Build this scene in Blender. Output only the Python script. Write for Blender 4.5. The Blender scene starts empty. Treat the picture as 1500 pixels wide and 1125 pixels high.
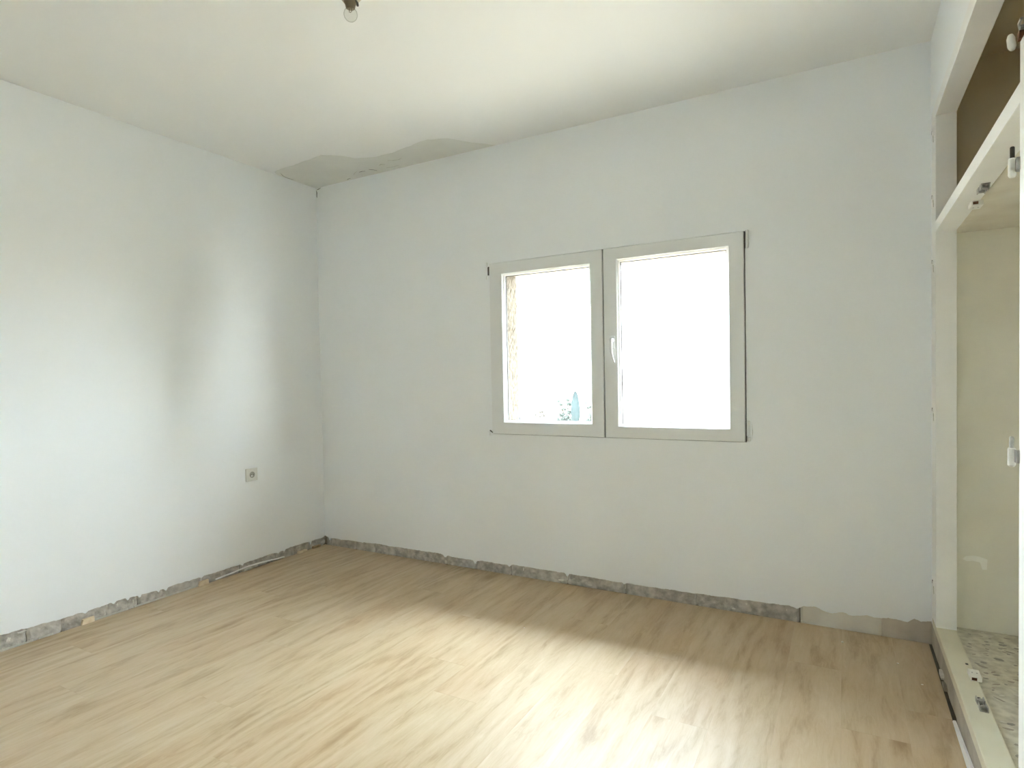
import bpy, bmesh, math, random
from mathutils import Vector, Matrix, noise as mnoise

random.seed(7)
S = bpy.context.scene
COL = S.collection

# ------------------------------------------------------------------ camera
F_PX = 874.234
YAW, PITCH, ROLL = 0.50845, -0.02518, -0.01899
fw = Vector((-math.sin(YAW) * math.cos(PITCH), math.cos(YAW) * math.cos(PITCH), math.sin(PITCH)))
rt = Vector((math.cos(YAW), math.sin(YAW), 0))
up = rt.cross(fw)
r2 = rt * math.cos(ROLL) + up * math.sin(ROLL)
u2 = -rt * math.sin(ROLL) + up * math.cos(ROLL)
cam = bpy.data.cameras.new('camera')
cam.sensor_width = 36.0
cam.lens = F_PX / 1500 * 36.0
cam.shift_y = 13.278 / 1500
cam.clip_start = 0.02
cam.clip_end = 2000
camo = bpy.data.objects.new('camera', cam)
COL.objects.link(camo)
m = Matrix((r2, u2, -fw)).transposed().to_4x4()
m.translation = Vector((3.28503, -3.07852, 1.17346))
camo.matrix_world = m
S.camera = camo

# ------------------------------------------------------------------ sky, sun, exposure
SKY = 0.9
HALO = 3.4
world = bpy.data.worlds.new('hazy_sky')
S.world = world
world.use_nodes = True
wn = world.node_tree
wn.nodes.clear()
w_out = wn.nodes.new('ShaderNodeOutputWorld')
w_bg = wn.nodes.new('ShaderNodeBackground')
w_tc = wn.nodes.new('ShaderNodeTexCoord')
w_sep = wn.nodes.new('ShaderNodeSeparateXYZ')
w_ramp = wn.nodes.new('ShaderNodeValToRGB')
w_ramp.color_ramp.elements[0].position = 0.0
w_ramp.color_ramp.elements[0].color = (0.86, 0.95, 1.0, 1)
w_ramp.color_ramp.elements[1].position = 0.9
w_ramp.color_ramp.elements[1].color = (0.80, 0.90, 1.0, 1)
wn.links.new(w_tc.outputs['Generated'], w_sep.inputs[0])
wn.links.new(w_sep.outputs['Z'], w_ramp.inputs[0])
wn.links.new(w_ramp.outputs[0], w_bg.inputs[0])
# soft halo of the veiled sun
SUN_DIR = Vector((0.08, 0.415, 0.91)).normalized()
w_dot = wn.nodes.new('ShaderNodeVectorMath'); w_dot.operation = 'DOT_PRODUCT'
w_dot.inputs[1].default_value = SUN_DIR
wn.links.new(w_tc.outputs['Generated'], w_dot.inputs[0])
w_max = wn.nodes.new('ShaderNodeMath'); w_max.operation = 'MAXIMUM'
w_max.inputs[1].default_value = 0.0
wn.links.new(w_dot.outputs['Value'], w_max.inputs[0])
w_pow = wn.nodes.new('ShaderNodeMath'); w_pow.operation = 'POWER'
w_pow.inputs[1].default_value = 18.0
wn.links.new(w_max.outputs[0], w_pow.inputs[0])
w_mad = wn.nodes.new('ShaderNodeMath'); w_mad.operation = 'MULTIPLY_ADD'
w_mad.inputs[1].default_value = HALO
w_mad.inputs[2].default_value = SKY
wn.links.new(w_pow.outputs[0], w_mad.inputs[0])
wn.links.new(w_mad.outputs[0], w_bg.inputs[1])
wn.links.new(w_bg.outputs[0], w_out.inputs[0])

sun = bpy.data.lights.new('sun', 'SUN')
sun.energy = 2.0
sun.angle = math.radians(4)
sun.color = (1.0, 0.96, 0.90)
suno = bpy.data.objects.new('sun', sun)
COL.objects.link(suno)
suno.rotation_euler = SUN_DIR.to_track_quat('Z', 'Y').to_euler()
suno.location = (-10, 8, 20)

S.view_settings.view_transform = 'Standard'
S.view_settings.look = 'None'
S.view_settings.gamma = 1
S.view_settings.use_curve_mapping = False
S.view_settings.exposure = 5.66
try:
    S.cycles.max_bounces = 16
    S.cycles.diffuse_bounces = 10
    S.cycles.transparent_max_bounces = 16
    S.cycles.caustics_reflective = False
    S.cycles.caustics_refractive = False
    S.cycles.sample_clamp_indirect = 4
    S.cycles.use_denoising = True
except Exception:
    pass

# ------------------------------------------------------------------ measures
H = 2.55          # ceiling
R = 3.60329       # plane of the wardrobe front
E_ = 0.068        # depth of the wardrobe frame
YN = -4.5         # near wall
ZH, ZS = 2.1765, 0.1363
YJ, YM = -0.1774, -1.4827
ZR0, ZR1 = 1.7196, 1.7611

# ------------------------------------------------------------------ materials
def mat(name, col, rough=0.6, spec=0.5, metal=0.0, n_amt=0.0, n_scale=8.0, bump=0.0, bump_scale=60.0, col2=None, detail=4):
    mm = bpy.data.materials.new(name)
    mm.use_nodes = True
    nt = mm.node_tree
    b = nt.nodes['Principled BSDF']
    b.inputs['Roughness'].default_value = rough
    b.inputs['Metallic'].default_value = metal
    b.inputs['Specular IOR Level'].default_value = spec
    tc = nt.nodes.new('ShaderNodeTexCoord')
    if col2 is None:
        col2 = tuple(max(0, c * (1 - n_amt)) for c in col)
    nz = nt.nodes.new('ShaderNodeTexNoise')
    nz.inputs['Scale'].default_value = n_scale
    nz.inputs['Detail'].default_value = detail
    nt.links.new(tc.outputs['Object'], nz.inputs['Vector'])
    rp = nt.nodes.new('ShaderNodeValToRGB')
    rp.color_ramp.elements[0].position = 0.35
    rp.color_ramp.elements[1].position = 0.65
    rp.color_ramp.elements[0].color = (*col2, 1)
    rp.color_ramp.elements[1].color = (*col, 1)
    nt.links.new(nz.outputs['Fac'], rp.inputs[0])
    nt.links.new(rp.outputs[0], b.inputs['Base Color'])
    if bump > 0:
        n2 = nt.nodes.new('ShaderNodeTexNoise')
        n2.inputs['Scale'].default_value = bump_scale
        n2.inputs['Detail'].default_value = 4
        nt.links.new(tc.outputs['Object'], n2.inputs['Vector'])
        bp = nt.nodes.new('ShaderNodeBump')
        bp.inputs['Strength'].default_value = bump
        bp.inputs['Distance'].default_value = 0.004
        nt.links.new(n2.outputs['Fac'], bp.inputs['Height'])
        nt.links.new(bp.outputs[0], b.inputs['Normal'])
    return mm

M_WALL = mat('white_wall_paint', (0.875, 0.905, 0.925), 0.40, 0.5, n_amt=0.02, n_scale=1.6, bump=0.12, bump_scale=45)
M_CEIL = mat('white_ceiling_paint', (0.87, 0.885, 0.88), 0.5, 0.4, n_amt=0.025, n_scale=1.3, bump=0.08, bump_scale=30)
M_PATCH = mat('grey_skim_patch', (0.775, 0.79, 0.76), 0.85, 0.2, n_amt=0.05, n_scale=5)
M_CRACK = mat('dark_crack', (0.07, 0.066, 0.052), 0.9, 0.1, n_amt=0.3, n_scale=40)
M_FLAKE = mat('loose_paint_flake', (0.62, 0.62, 0.56), 0.8, 0.2, n_amt=0.2, n_scale=60)
M_MORTAR = mat('grey_mortar', (0.62, 0.59, 0.54), 0.95, 0.1, col2=(0.42, 0.395, 0.35), n_scale=26, bump=0.6, bump_scale=90, detail=8)
M_MORTAR2 = mat('dark_mortar', (0.61, 0.575, 0.52), 0.95, 0.1, col2=(0.37, 0.345, 0.305), n_scale=30, bump=0.7, bump_scale=90, detail=8)
M_FILLER = mat('beige_filler', (0.75, 0.72, 0.64), 0.9, 0.15, col2=(0.66, 0.625, 0.55), n_scale=7, bump=0.25, bump_scale=50)
M_FILLER2 = mat('pinkish_filler', (0.62, 0.565, 0.49), 0.9, 0.15, col2=(0.53, 0.48, 0.41), n_scale=10, bump=0.3, bump_scale=50)
M_PLASTER_W = mat('white_plaster_smear', (0.76, 0.74, 0.68), 0.9, 0.1, n_amt=0.15, n_scale=30)
M_PVC = mat('white_window_plastic', (0.80, 0.82, 0.82), 0.35, 0.5, n_amt=0.015, n_scale=3)
M_GASKET = mat('dark_rubber_gasket', (0.055, 0.055, 0.05), 0.7, 0.3, n_amt=0.2, n_scale=20)
M_BEAD = mat('bright_glazing_bead', (0.9, 0.9, 0.9), 0.3, 0.5, n_amt=0.01)
M_METAL = mat('worn_zinc_metal', (0.50, 0.49, 0.45), 0.4, 0.5, 0.35, n_amt=0.35, n_scale=60)
M_DARKMETAL = mat('dark_metal', (0.10, 0.095, 0.085), 0.45, 0.5, 0.6, n_amt=0.3, n_scale=60)
M_FRAME = mat('white_gloss_wood_paint', (0.88, 0.885, 0.87), 0.38, 0.5, n_amt=0.05, n_scale=5, bump=0.06, bump_scale=25)
M_SILL = mat('cream_gloss_paint', (0.69, 0.655, 0.52), 0.4, 0.5, col2=(0.61, 0.57, 0.435), n_scale=4, bump=0.06, bump_scale=25)
M_KICK = mat('stained_kick_board', (0.46, 0.425, 0.36), 0.6, 0.35, col2=(0.34, 0.30, 0.245), n_scale=9, bump=0.3, bump_scale=30)
M_INNER = mat('beige_cupboard_wall', (0.84, 0.825, 0.735), 0.85, 0.2, col2=(0.79, 0.77, 0.67), n_scale=3.5, bump=0.1, bump_scale=35)
M_UPPER = mat('brown_upper_cupboard', (0.66, 0.59, 0.45), 0.85, 0.2, col2=(0.60, 0.53, 0.39), n_scale=4)  # upper compartment: darker and browner than the beige walls below
M_SHELF = mat('raw_shelf_board', (0.76, 0.73, 0.63), 0.7, 0.3, col2=(0.67, 0.62, 0.50), n_scale=6)
M_RAW = mat('bare_brown_wood', (0.17, 0.13, 0.085), 0.8, 0.2, n_amt=0.4, n_scale=15)
M_TERR = mat('cream_terrazzo', (0.66, 0.625, 0.52), 0.45, 0.5, col2=(0.46, 0.425, 0.34), n_scale=34, detail=6)
M_CHIP = [mat('grey_marble_chip', (0.33, 0.31, 0.265), 0.45, 0.5, n_amt=0.3, n_scale=40),
          mat('brown_marble_chip', (0.40, 0.35, 0.28), 0.45, 0.5, n_amt=0.3, n_scale=40),
          mat('pale_marble_chip', (0.66, 0.63, 0.55), 0.45, 0.5, n_amt=0.1, n_scale=40)]
M_PLASTIC = mat('white_catch_plastic', (0.84, 0.83, 0.77), 0.4, 0.5, n_amt=0.05, n_scale=30)
M_RUST = mat('rust_brown', (0.20, 0.10, 0.055), 0.8, 0.2, n_amt=0.4, n_scale=60)
M_SOCKET = mat('grey_white_socket_plastic', (0.70, 0.70, 0.665), 0.35, 0.5, n_amt=0.03, n_scale=20)
M_SOCKIN = mat('shadow_grey_plastic', (0.33, 0.33, 0.29), 0.4, 0.5, n_amt=0.1, n_scale=30)
M_WEDGE = mat('pine_wedge_wood', (0.84, 0.72, 0.53), 0.8, 0.2, col2=(0.76, 0.62, 0.42), n_scale=35)
M_WEDGE2 = mat('brown_wedge_wood', (0.47, 0.34, 0.215), 0.8, 0.2, n_amt=0.25, n_scale=35)
M_FOAM = mat('pale_underlay_foam', (0.66, 0.64, 0.56), 0.9, 0.1, n_amt=0.25, n_scale=18)
M_FOAMW = mat('white_underlay_film', (0.93, 0.925, 0.89), 0.7, 0.2, n_amt=0.1, n_scale=18)
M_BAKE = mat('brown_lamp_holder', (0.20, 0.165, 0.11), 0.5, 0.4, n_amt=0.3, n_scale=20)
M_CANOPY = mat('taupe_lamp_canopy', (0.52, 0.475, 0.39), 0.7, 0.3, n_amt=0.15, n_scale=18)
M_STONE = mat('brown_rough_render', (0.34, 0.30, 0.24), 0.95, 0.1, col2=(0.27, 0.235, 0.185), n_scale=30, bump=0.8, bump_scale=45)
M_GROUND = mat('pale_dry_ground', (0.17, 0.15, 0.122), 0.95, 0.1, col2=(0.137, 0.122, 0.10), n_scale=0.08)
M_SUB = mat('dark_subfloor', (0.20, 0.185, 0.16), 0.95, 0.1, n_amt=0.3, n_scale=10)
M_CYP = mat('cypress_green', (0.030, 0.040, 0.040), 0.9, 0.1, n_amt=0.25, n_scale=3)
M_LEAF = mat('dark_olive_leaf', (0.074, 0.086, 0.077), 0.9, 0.1, n_amt=0.3, n_scale=2)
M_BARK = mat('grey_bark', (0.04, 0.037, 0.034), 0.95, 0.1, n_amt=0.3, n_scale=8)
M_DRY = mat('dry_shrub_leaf', (0.055, 0.05, 0.044), 0.9, 0.1, n_amt=0.2, n_scale=2)
M_RAILM = mat('grey_railing_paint', (0.0135, 0.014, 0.016), 0.6, 0.4, n_amt=0.1)
M_FACADE = mat('white_gable_render', (0.88, 0.87, 0.84), 0.9, 0.1, n_amt=0.04, n_scale=1)


def glass_mat(name, tint=(1, 1, 1), refl=0.9):
    mm = bpy.data.materials.new(name)
    mm.use_nodes = True
    nt = mm.node_tree
    nt.nodes.clear()
    o = nt.nodes.new('ShaderNodeOutputMaterial')
    mx = nt.nodes.new('ShaderNodeMixShader')
    t = nt.nodes.new('ShaderNodeBsdfTransparent')
    t.inputs[0].default_value = (*tint, 1)
    g = nt.nodes.new('ShaderNodeBsdfGlossy')
    g.inputs['Roughness'].default_value = 0.02
    fr = nt.nodes.new('ShaderNodeFresnel')
    ge = nt.nodes.new('ShaderNodeNewGeometry')
    io = nt.nodes.new('ShaderNodeMath'); io.operation = 'MULTIPLY_ADD'
    io.inputs[1].default_value = 1 / 1.45 - 1.45
    io.inputs[2].default_value = 1.45
    nt.links.new(ge.outputs['Backfacing'], io.inputs[0])
    nt.links.new(io.outputs[0], fr.inputs['IOR'])
    mu = nt.nodes.new('ShaderNodeMath')
    mu.operation = 'MULTIPLY'
    mu.inputs[1].default_value = refl
    nt.links.new(fr.outputs[0], mu.inputs[0])
    nt.links.new(mu.outputs[0], mx.inputs[0])
    nt.links.new(t.outputs[0], mx.inputs[1])
    nt.links.new(g.outputs[0], mx.inputs[2])
    nt.links.new(mx.outputs[0], o.inputs[0])
    return mm

M_GLASS = glass_mat('window_glass', (0.97, 0.985, 0.985))
M_BULB = glass_mat('clear_bulb_glass', (0.93, 0.935, 0.92), 0.5)
_nt = M_BULB.node_tree      # thin glass takes more light away where it is seen edge-on
_lw = _nt.nodes.new('ShaderNodeLayerWeight'); _lw.inputs[0].default_value = 0.35
_rp = _nt.nodes.new('ShaderNodeValToRGB')
_rp.color_ramp.elements[0].color = (0.95, 0.955, 0.94, 1); _rp.color_ramp.elements[0].position = 0.35
_rp.color_ramp.elements[1].color = (0.62, 0.62, 0.58, 1); _rp.color_ramp.elements[1].position = 0.9
_nt.links.new(_lw.outputs['Facing'], _rp.inputs[0])
_nt.links.new(_rp.outputs[0], [n for n in _nt.nodes if n.type == 'BSDF_TRANSPARENT'][0].inputs[0])


def wood_mat():
    mm = bpy.data.materials.new('light_oak_laminate')
    mm.use_nodes = True
    nt = mm.node_tree
    L = nt.links.new
    N = nt.nodes.new
    b = nt.nodes['Principled BSDF']
    tc = N('ShaderNodeTexCoord')
    oi = N('ShaderNodeObjectInfo')
    off = N('ShaderNodeVectorMath'); off.operation = 'MULTIPLY_ADD'
    cmb = N('ShaderNodeCombineXYZ')
    for i in range(3):
        L(oi.outputs['Random'], cmb.inputs[i])
    L(cmb.outputs[0], off.inputs[0])
    off.inputs[1].default_value = (37.3, 71.7, 13.0)
    L(tc.outputs['Object'], off.inputs[2])

    def nz(sc, scale, detail=5, rough=0.55, dist=0.0):
        mp = N('ShaderNodeMapping')
        mp.inputs['Scale'].default_value = sc
        L(off.outputs[0], mp.inputs['Vector'])
        n = N('ShaderNodeTexNoise')
        n.inputs['Scale'].default_value = scale
        n.inputs['Detail'].default_value = detail
        n.inputs['Roughness'].default_value = rough
        n.inputs['Distortion'].default_value = dist
        L(mp.outputs[0], n.inputs['Vector'])
        return n.outputs['Fac']

    def math_(op, a, c, clamp=False):
        x = N('ShaderNodeMath'); x.operation = op; x.use_clamp = clamp
        for i, v in enumerate((a, c)):
            if isinstance(v, (int, float)):
                x.inputs[i].default_value = v
            else:
                L(v, x.inputs[i])
        return x.outputs[0]

    broad = nz((1, 0.26, 1), 8, 4, 0.55, 0.9)
    streak = nz((1, 0.17, 1), 34, 7, 0.66, 1.1)
    fine = nz((1, 0.09, 1), 170, 4, 0.65, 0.4)
    # cathedral figure: sine of a warped cross-grain coordinate
    warp = nz((1, 0.14, 1), 6, 2, 0.4)
    sep = N('ShaderNodeSeparateXYZ'); L(off.outputs[0], sep.inputs[0])
    ph = math_('MULTIPLY_ADD', sep.outputs[0], 40)
    ph.node.inputs[2].default_value = 0
    ph2 = math_('ADD', ph, math_('MULTIPLY', warp, 34))
    ring = math_('MULTIPLY_ADD', math_('SINE', ph2, 0), 0.5)
    ring.node.inputs[2].default_value = 0.5
    # knots
    mpk = N('ShaderNodeMapping'); mpk.inputs['Scale'].default_value = (4.2, 1.9, 1)
    L(off.outputs[0], mpk.inputs['Vector'])
    vk = N('ShaderNodeTexVoronoi'); vk.inputs['Scale'].default_value = 1.0
    vk.inputs['Randomness'].default_value = 1.0
    L(mpk.outputs[0], vk.inputs['Vector'])
    knot = N('ShaderNodeMapRange')
    knot.inputs['From Min'].default_value = 0.03
    knot.inputs['From Max'].default_value = 0.22
    knot.inputs['To Min'].default_value = 1.0
    knot.inputs['To Max'].default_value = 0.0
    L(vk.outputs['Distance'], knot.inputs['Value'])
    v = math_('MULTIPLY', broad, 0.30)
    v = math_('ADD', v, math_('MULTIPLY', streak, 0.42))
    v = math_('ADD', v, math_('MULTIPLY', fine, 0.17))
    v = math_('ADD', v, math_('MULTIPLY', ring, 0.13))
    v = math_('SUBTRACT', v, math_('MULTIPLY', knot.outputs[0], 0.15))
    v = math_('ADD', v, math_('MULTIPLY', oi.outputs['Random'], 0.02))
    rp = N('ShaderNodeValToRGB')
    e = rp.color_ramp.elements
    e[0].position = 0.30; e[0].color = (0.335, 0.235, 0.122, 1)
    e[1].position = 0.72; e[1].color = (0.585, 0.478, 0.336, 1)
    x = e.new(0.50); x.color = (0.50, 0.388, 0.243, 1)
    L(v, rp.inputs[0])
    # patches of slightly redder oak
    tone = nz((1, 0.3, 1), 5, 2, 0.5)
    mr = N('ShaderNodeMapRange')
    mr.inputs['From Min'].default_value = 0.45; mr.inputs['From Max'].default_value = 0.7
    mr.inputs['To Min'].default_value = 0.0; mr.inputs['To Max'].default_value = 0.55
    L(tone, mr.inputs['Value'])
    mx = N('ShaderNodeMix'); mx.data_type = 'RGBA'; mx.blend_type = 'MULTIPLY'
    L(mr.outputs[0], mx.inputs['Factor'])
    L(rp.outputs[0], mx.inputs['A'])
    mx.inputs['B'].default_value = (0.95, 0.86, 0.80, 1)
    L(mx.outputs['Result'], b.inputs['Base Color'])
    b.inputs['Roughness'].default_value = 0.42
    b.inputs['Specular IOR Level'].default_value = 0.4
    bp = N('ShaderNodeBump')
    bp.inputs['Strength'].default_value = 0.12
    bp.inputs['Distance'].default_value = 0.002
    L(streak, bp.inputs['Height'])
    L(bp.outputs[0], b.inputs['Normal'])
    return mm

M_WOOD = wood_mat()

# ------------------------------------------------------------------ helpers
def link(name, me, material=None, parent=None, loc=None):
    o = bpy.data.objects.new(name, me)
    COL.objects.link(o)
    if material is not None and not me.materials:
        me.materials.append(material)
    if parent is not None:
        o.parent = parent
    if loc is not None:
        o.location = loc
    return o


def from_bm(name, bm, material, parent=None, loc=None, smooth=False):
    bmesh.ops.recalc_face_normals(bm, faces=bm.faces[:])
    me = bpy.data.meshes.new(name)
    bm.to_mesh(me)
    bm.free()
    if smooth:
        for p in me.polygons:
            p.use_smooth = True
    return link(name, me, material, parent, loc)


def tag(o, label=None, cat=None, group=None, kind=None):
    if label: o['label'] = label
    if cat: o['category'] = cat
    if group: o['group'] = group
    if kind: o['kind'] = kind
    return o


def empty(name, label, cat, loc=(0, 0, 0), group=None, kind=None):
    o = bpy.data.objects.new(name, None)
    o.empty_display_size = 0.05
    COL.objects.link(o)
    o.location = loc
    return tag(o, label, cat, group, kind)


def box(bm, x0, x1, y0, y1, z0, z1, bev=0.0, seg=2):
    vs = [bm.verts.new(c) for c in ((x0, y0, z0), (x1, y0, z0), (x1, y1, z0), (x0, y1, z0),
                                    (x0, y0, z1), (x1, y0, z1), (x1, y1, z1), (x0, y1, z1))]
    fs = [bm.faces.new([vs[i] for i in f]) for f in ((0, 3, 2, 1), (4, 5, 6, 7), (0, 1, 5, 4), (1, 2, 6, 5), (2, 3, 7, 6), (3, 0, 4, 7))]
    if bev > 0:
        es = list({e for f in fs for e in f.edges})
        bmesh.ops.bevel(bm, geom=es, offset=bev, segments=seg, affect='EDGES', profile=0.6)
    return bm


def boxo(name, dims, material, parent=None, bev=0.0, loc=None, seg=2):
    bm = bmesh.new()
    box(bm, *dims, bev=bev, seg=seg)
    return from_bm(name, bm, material, parent, loc)


def lathe(bm, prof, n=20, axis='z', c=(0, 0, 0)):
    rings = []
    for r, h in prof:
        ring = []
        for k in range(n):
            a = 2 * math.pi * k / n
            u, v = r * math.cos(a), r * math.sin(a)
            if axis == 'z': co = (c[0] + u, c[1] + v, c[2] + h)
            elif axis == 'x': co = (c[0] + h, c[1] + u, c[2] + v)
            else: co = (c[0] + u, c[1] + h, c[2] + v)
            ring.append(bm.verts.new(co))
        rings.append(ring)
    for a, b in zip(rings, rings[1:]):
        for k in range(n):
            bm.faces.new((a[k], a[(k + 1) % n], b[(k + 1) % n], b[k]))
    bm.faces.new(rings[0][::-1])
    bm.faces.new(rings[-1])
    return bm


def tube(bm, pts, rad, n=8, flat=1.0):
    """a bar through pts; rad is a number or a list; flat squashes it along its second axis"""
    rings = []
    pts = [Vector(p) for p in pts]
    for i, p in enumerate(pts):
        t = (pts[min(i + 1, len(pts) - 1)] - pts[max(i - 1, 0)]).normalized()
        a = Vector((1, 0, 0)) if abs(t.x) < 0.9 else Vector((0, 1, 0))
        s = (a - t * a.dot(t)).normalized()
        w = t.cross(s)
        r = rad[i] if isinstance(rad, (list, tuple)) else rad
        rings.append([bm.verts.new(p + s * math.cos(2 * math.pi * k / n) * r + w * math.sin(2 * math.pi * k / n) * r * flat) for k in range(n)])
    for a, b in zip(rings, rings[1:]):
        for k in range(n):
            bm.faces.new((a[k], a[(k + 1) % n], b[(k + 1) % n], b[k]))
    bm.faces.new(rings[0][::-1])
    bm.faces.new(rings[-1])
    return bm


def ring_frame(bm, outer, inner, prof):
    """rectangular frame in the xz plane; prof = [(t between outer and inner, y)], closed loop"""
    loops = []
    for t, y in prof:
        x0 = outer[0] + (inner[0] - outer[0]) * t; x1 = outer[1] + (inner[1] - outer[1]) * t
        z0 = outer[2] + (inner[2] - outer[2]) * t; z1 = outer[3] + (inner[3] - outer[3]) * t
        loops.append([bm.verts.new(c) for c in ((x0, y, z0), (x1, y, z0), (x1, y, z1), (x0, y, z1))])
    n = len(loops)
    for i in range(n):
        a, b = loops[i], loops[(i + 1) % n]
        for k in range(4):
            bm.faces.new((a[k], a[(k + 1) % 4], b[(k + 1) % 4], b[k]))
    return bm


def lerp_list(tab, x):
    if x <= tab[0][0]: return tab[0][1]
    for (a, va), (b, vb) in zip(tab, tab[1:]):
        if x <= b:
            return va + (vb - va) * (x - a) / (b - a)
    return tab[-1][1]


def nz(x, y=0.0, z=0.0):
    return mnoise.noise(Vector((x, y, z)))

# ------------------------------------------------------------------ the setting: walls
TH = 0.22          # wall thickness
PL = 0.014         # plaster coat that stops short of the floor
WIN = (1.4310, 2.8695, 0.8385, 1.8610)      # wall opening
OUT = (1.482, 2.825, 0.872, 1.805)          # outer opening


def plaster_coat(name, axis, edge, a0, a1, step, hole=None):
    """a 14 mm coat in front of the raw wall, with a ragged lower edge.
    axis 'x': runs along x on plane y=0; axis 'y': along -y on plane x=0"""
    bm = bmesh.new()
    n = int(round((a1 - a0) / step))
    cuts = [a0 + (a1 - a0) * i / n for i in range(n + 1)]
    if hole:
        cuts = sorted(set([c for c in cuts if abs(c - hole[0]) > 1e-3 and abs(c - hole[1]) > 1e-3] + [hole[0], hole[1]]))
    def P(a, d, z):
        return (a, d, z) if axis == 'x' else (-d, -a, z)
    levels = [None, 0.13, 0.5, hole[2] if hole else 1.0, hole[3] if hole else 1.7, H]
    cols = []
    for a in cuts:
        front = [bm.verts.new(P(a, 0, edge(a) if l is None else l)) for l in levels]
        back = [bm.verts.new(P(a, PL, edge(a) + 0.003)), bm.verts.new(P(a, PL, H))]
        cols.append((front, back))
    for (f0, b0), (f1, b1), a, c in zip(cols, cols[1:], cuts, cuts[1:]):
        for k in range(len(levels) - 1):
            mid = (a + c) / 2
            if hole and hole[0] < mid < hole[1] and k == 3:
                continue
            bm.faces.new((f0[k], f1[k], f1[k + 1], f0[k + 1]))
        bm.faces.new((f0[0], b0[0], b1[0], f1[0]))
    if hole:   # the short inner sides of the hole in the coat
        for x in (hole[0], hole[1]):
            vs = [bm.verts.new(P(x, d, z)) for d, z in ((0, hole[2]), (PL + .05, hole[2]), (PL + .05, hole[3]), (0, hole[3]))]
            bm.faces.new(vs)
        for z in (hole[2], hole[3]):
            vs = [bm.verts.new(P(x, d, z)) for x, d in ((hole[0], 0), (hole[1], 0), (hole[1], PL + .05), (hole[0], PL + .05))]
            bm.faces.new(vs)
    return bm


def dips(x, lst):
    return sum(-d * math.exp(-((x - c) / w) ** 2) for c, d, w in lst)

BACK_T = [(0, .060), (.02, .056), (.06, .050), (.28, .054), (.54, .0585), (.9, .057), (1.0, .062), (1.06, .052), (1.27, .050), (1.34, .054), (1.5, .053), (1.56, .060),
          (1.91, .059), (2.2, .055), (2.55, .057), (2.85, .064), (3.0, .068), (3.05, .070), (3.085, .060), (3.11, .078), (3.16, .080), (3.2, .070), (3.23, .066), (3.27, .078), (3.30, .068), (3.36, .080),
          (3.40, .076), (3.45, .083), (3.52, .080), (3.545, .098), (3.57, .092), (3.6, .098)]
BACK_D = [(.045, .026, .007), (.36, .007, .008), (1.285, .022, .010), (1.06, .012, .012), (1.905, .020, .008), (2.24, .010, .006), (1.53, .012, .01)]

def edge_back(x):
    j = 0.0035 * nz(x * 9, 3.1) + 0.0028 * nz(x * 34, 1.7) + 0.0018 * nz(x * 110, 5)
    if x > 3.09: j *= 1.6
    return max(.012, lerp_list(BACK_T, x) + dips(x, BACK_D) + j)

LEFT_T = [(0, .062), (.02, .052), (.22, .0555), (.55, .049), (.93, .046), (1.25, .052), (1.36, .060), (1.48, .062), (1.63, .058), (1.77, .066), (1.9, .073), (2.6, .07), (4.5, .065)]
LEFT_D = [(.135, .030, .007), (.36, .012, .007), (.41, .008, .008), (.68, .012, .008), (.95, .010, .01), (1.16, .016, .009), (1.20, .012, .006), (1.30, .016, .006), (1.36, .014, .006), (1.43, .010, .008), (1.56, .012, .01)]

def edge_left(a):
    j = 0.004 * nz(a * 9, 8.1) + 0.0035 * nz(a * 36, 2.7) + 0.0022 * nz(a * 110, 9)
    return max(.012, lerp_list(LEFT_T, a) + dips(a, LEFT_D) + j)

# raw wall bodies behind the coat (the coat is the wall's own mesh)
wall_back = from_bm('wall_back', plaster_coat('wall_back', 'x', edge_back, 0.0, R + 0.02, 0.006, WIN), M_WALL)
tag(wall_back, 'white painted wall with the double window and a ragged strip of bare mortar along its foot', 'wall', kind='structure')
wall_left = from_bm('wall_left', plaster_coat('wall_left', 'y', edge_left, 0.0, -YN, 0.006), M_WALL)
tag(wall_left, 'blank white wall with one socket and a ragged strip of bare mortar along its foot', 'wall', kind='structure')

# masonry core of the back wall with the window opening, outer reveal in rough render
bm = bmesh.new()
ring_frame(bm, (-0.30, R + 0.9, -0.05, H), (OUT[0], OUT[1], OUT[2], OUT[3]), [(0, PL + .022), (1, PL + .075), (1, TH), (0, TH)])
core = from_bm('masonry_core', bm, M_STONE, wall_back)
bm = bmesh.new()
box(bm, -0.30, -PL - .022, YN - .2, 0.03, -0.05, H)
from_bm('masonry_core', bm, M_MORTAR2, wall_left)

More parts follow.
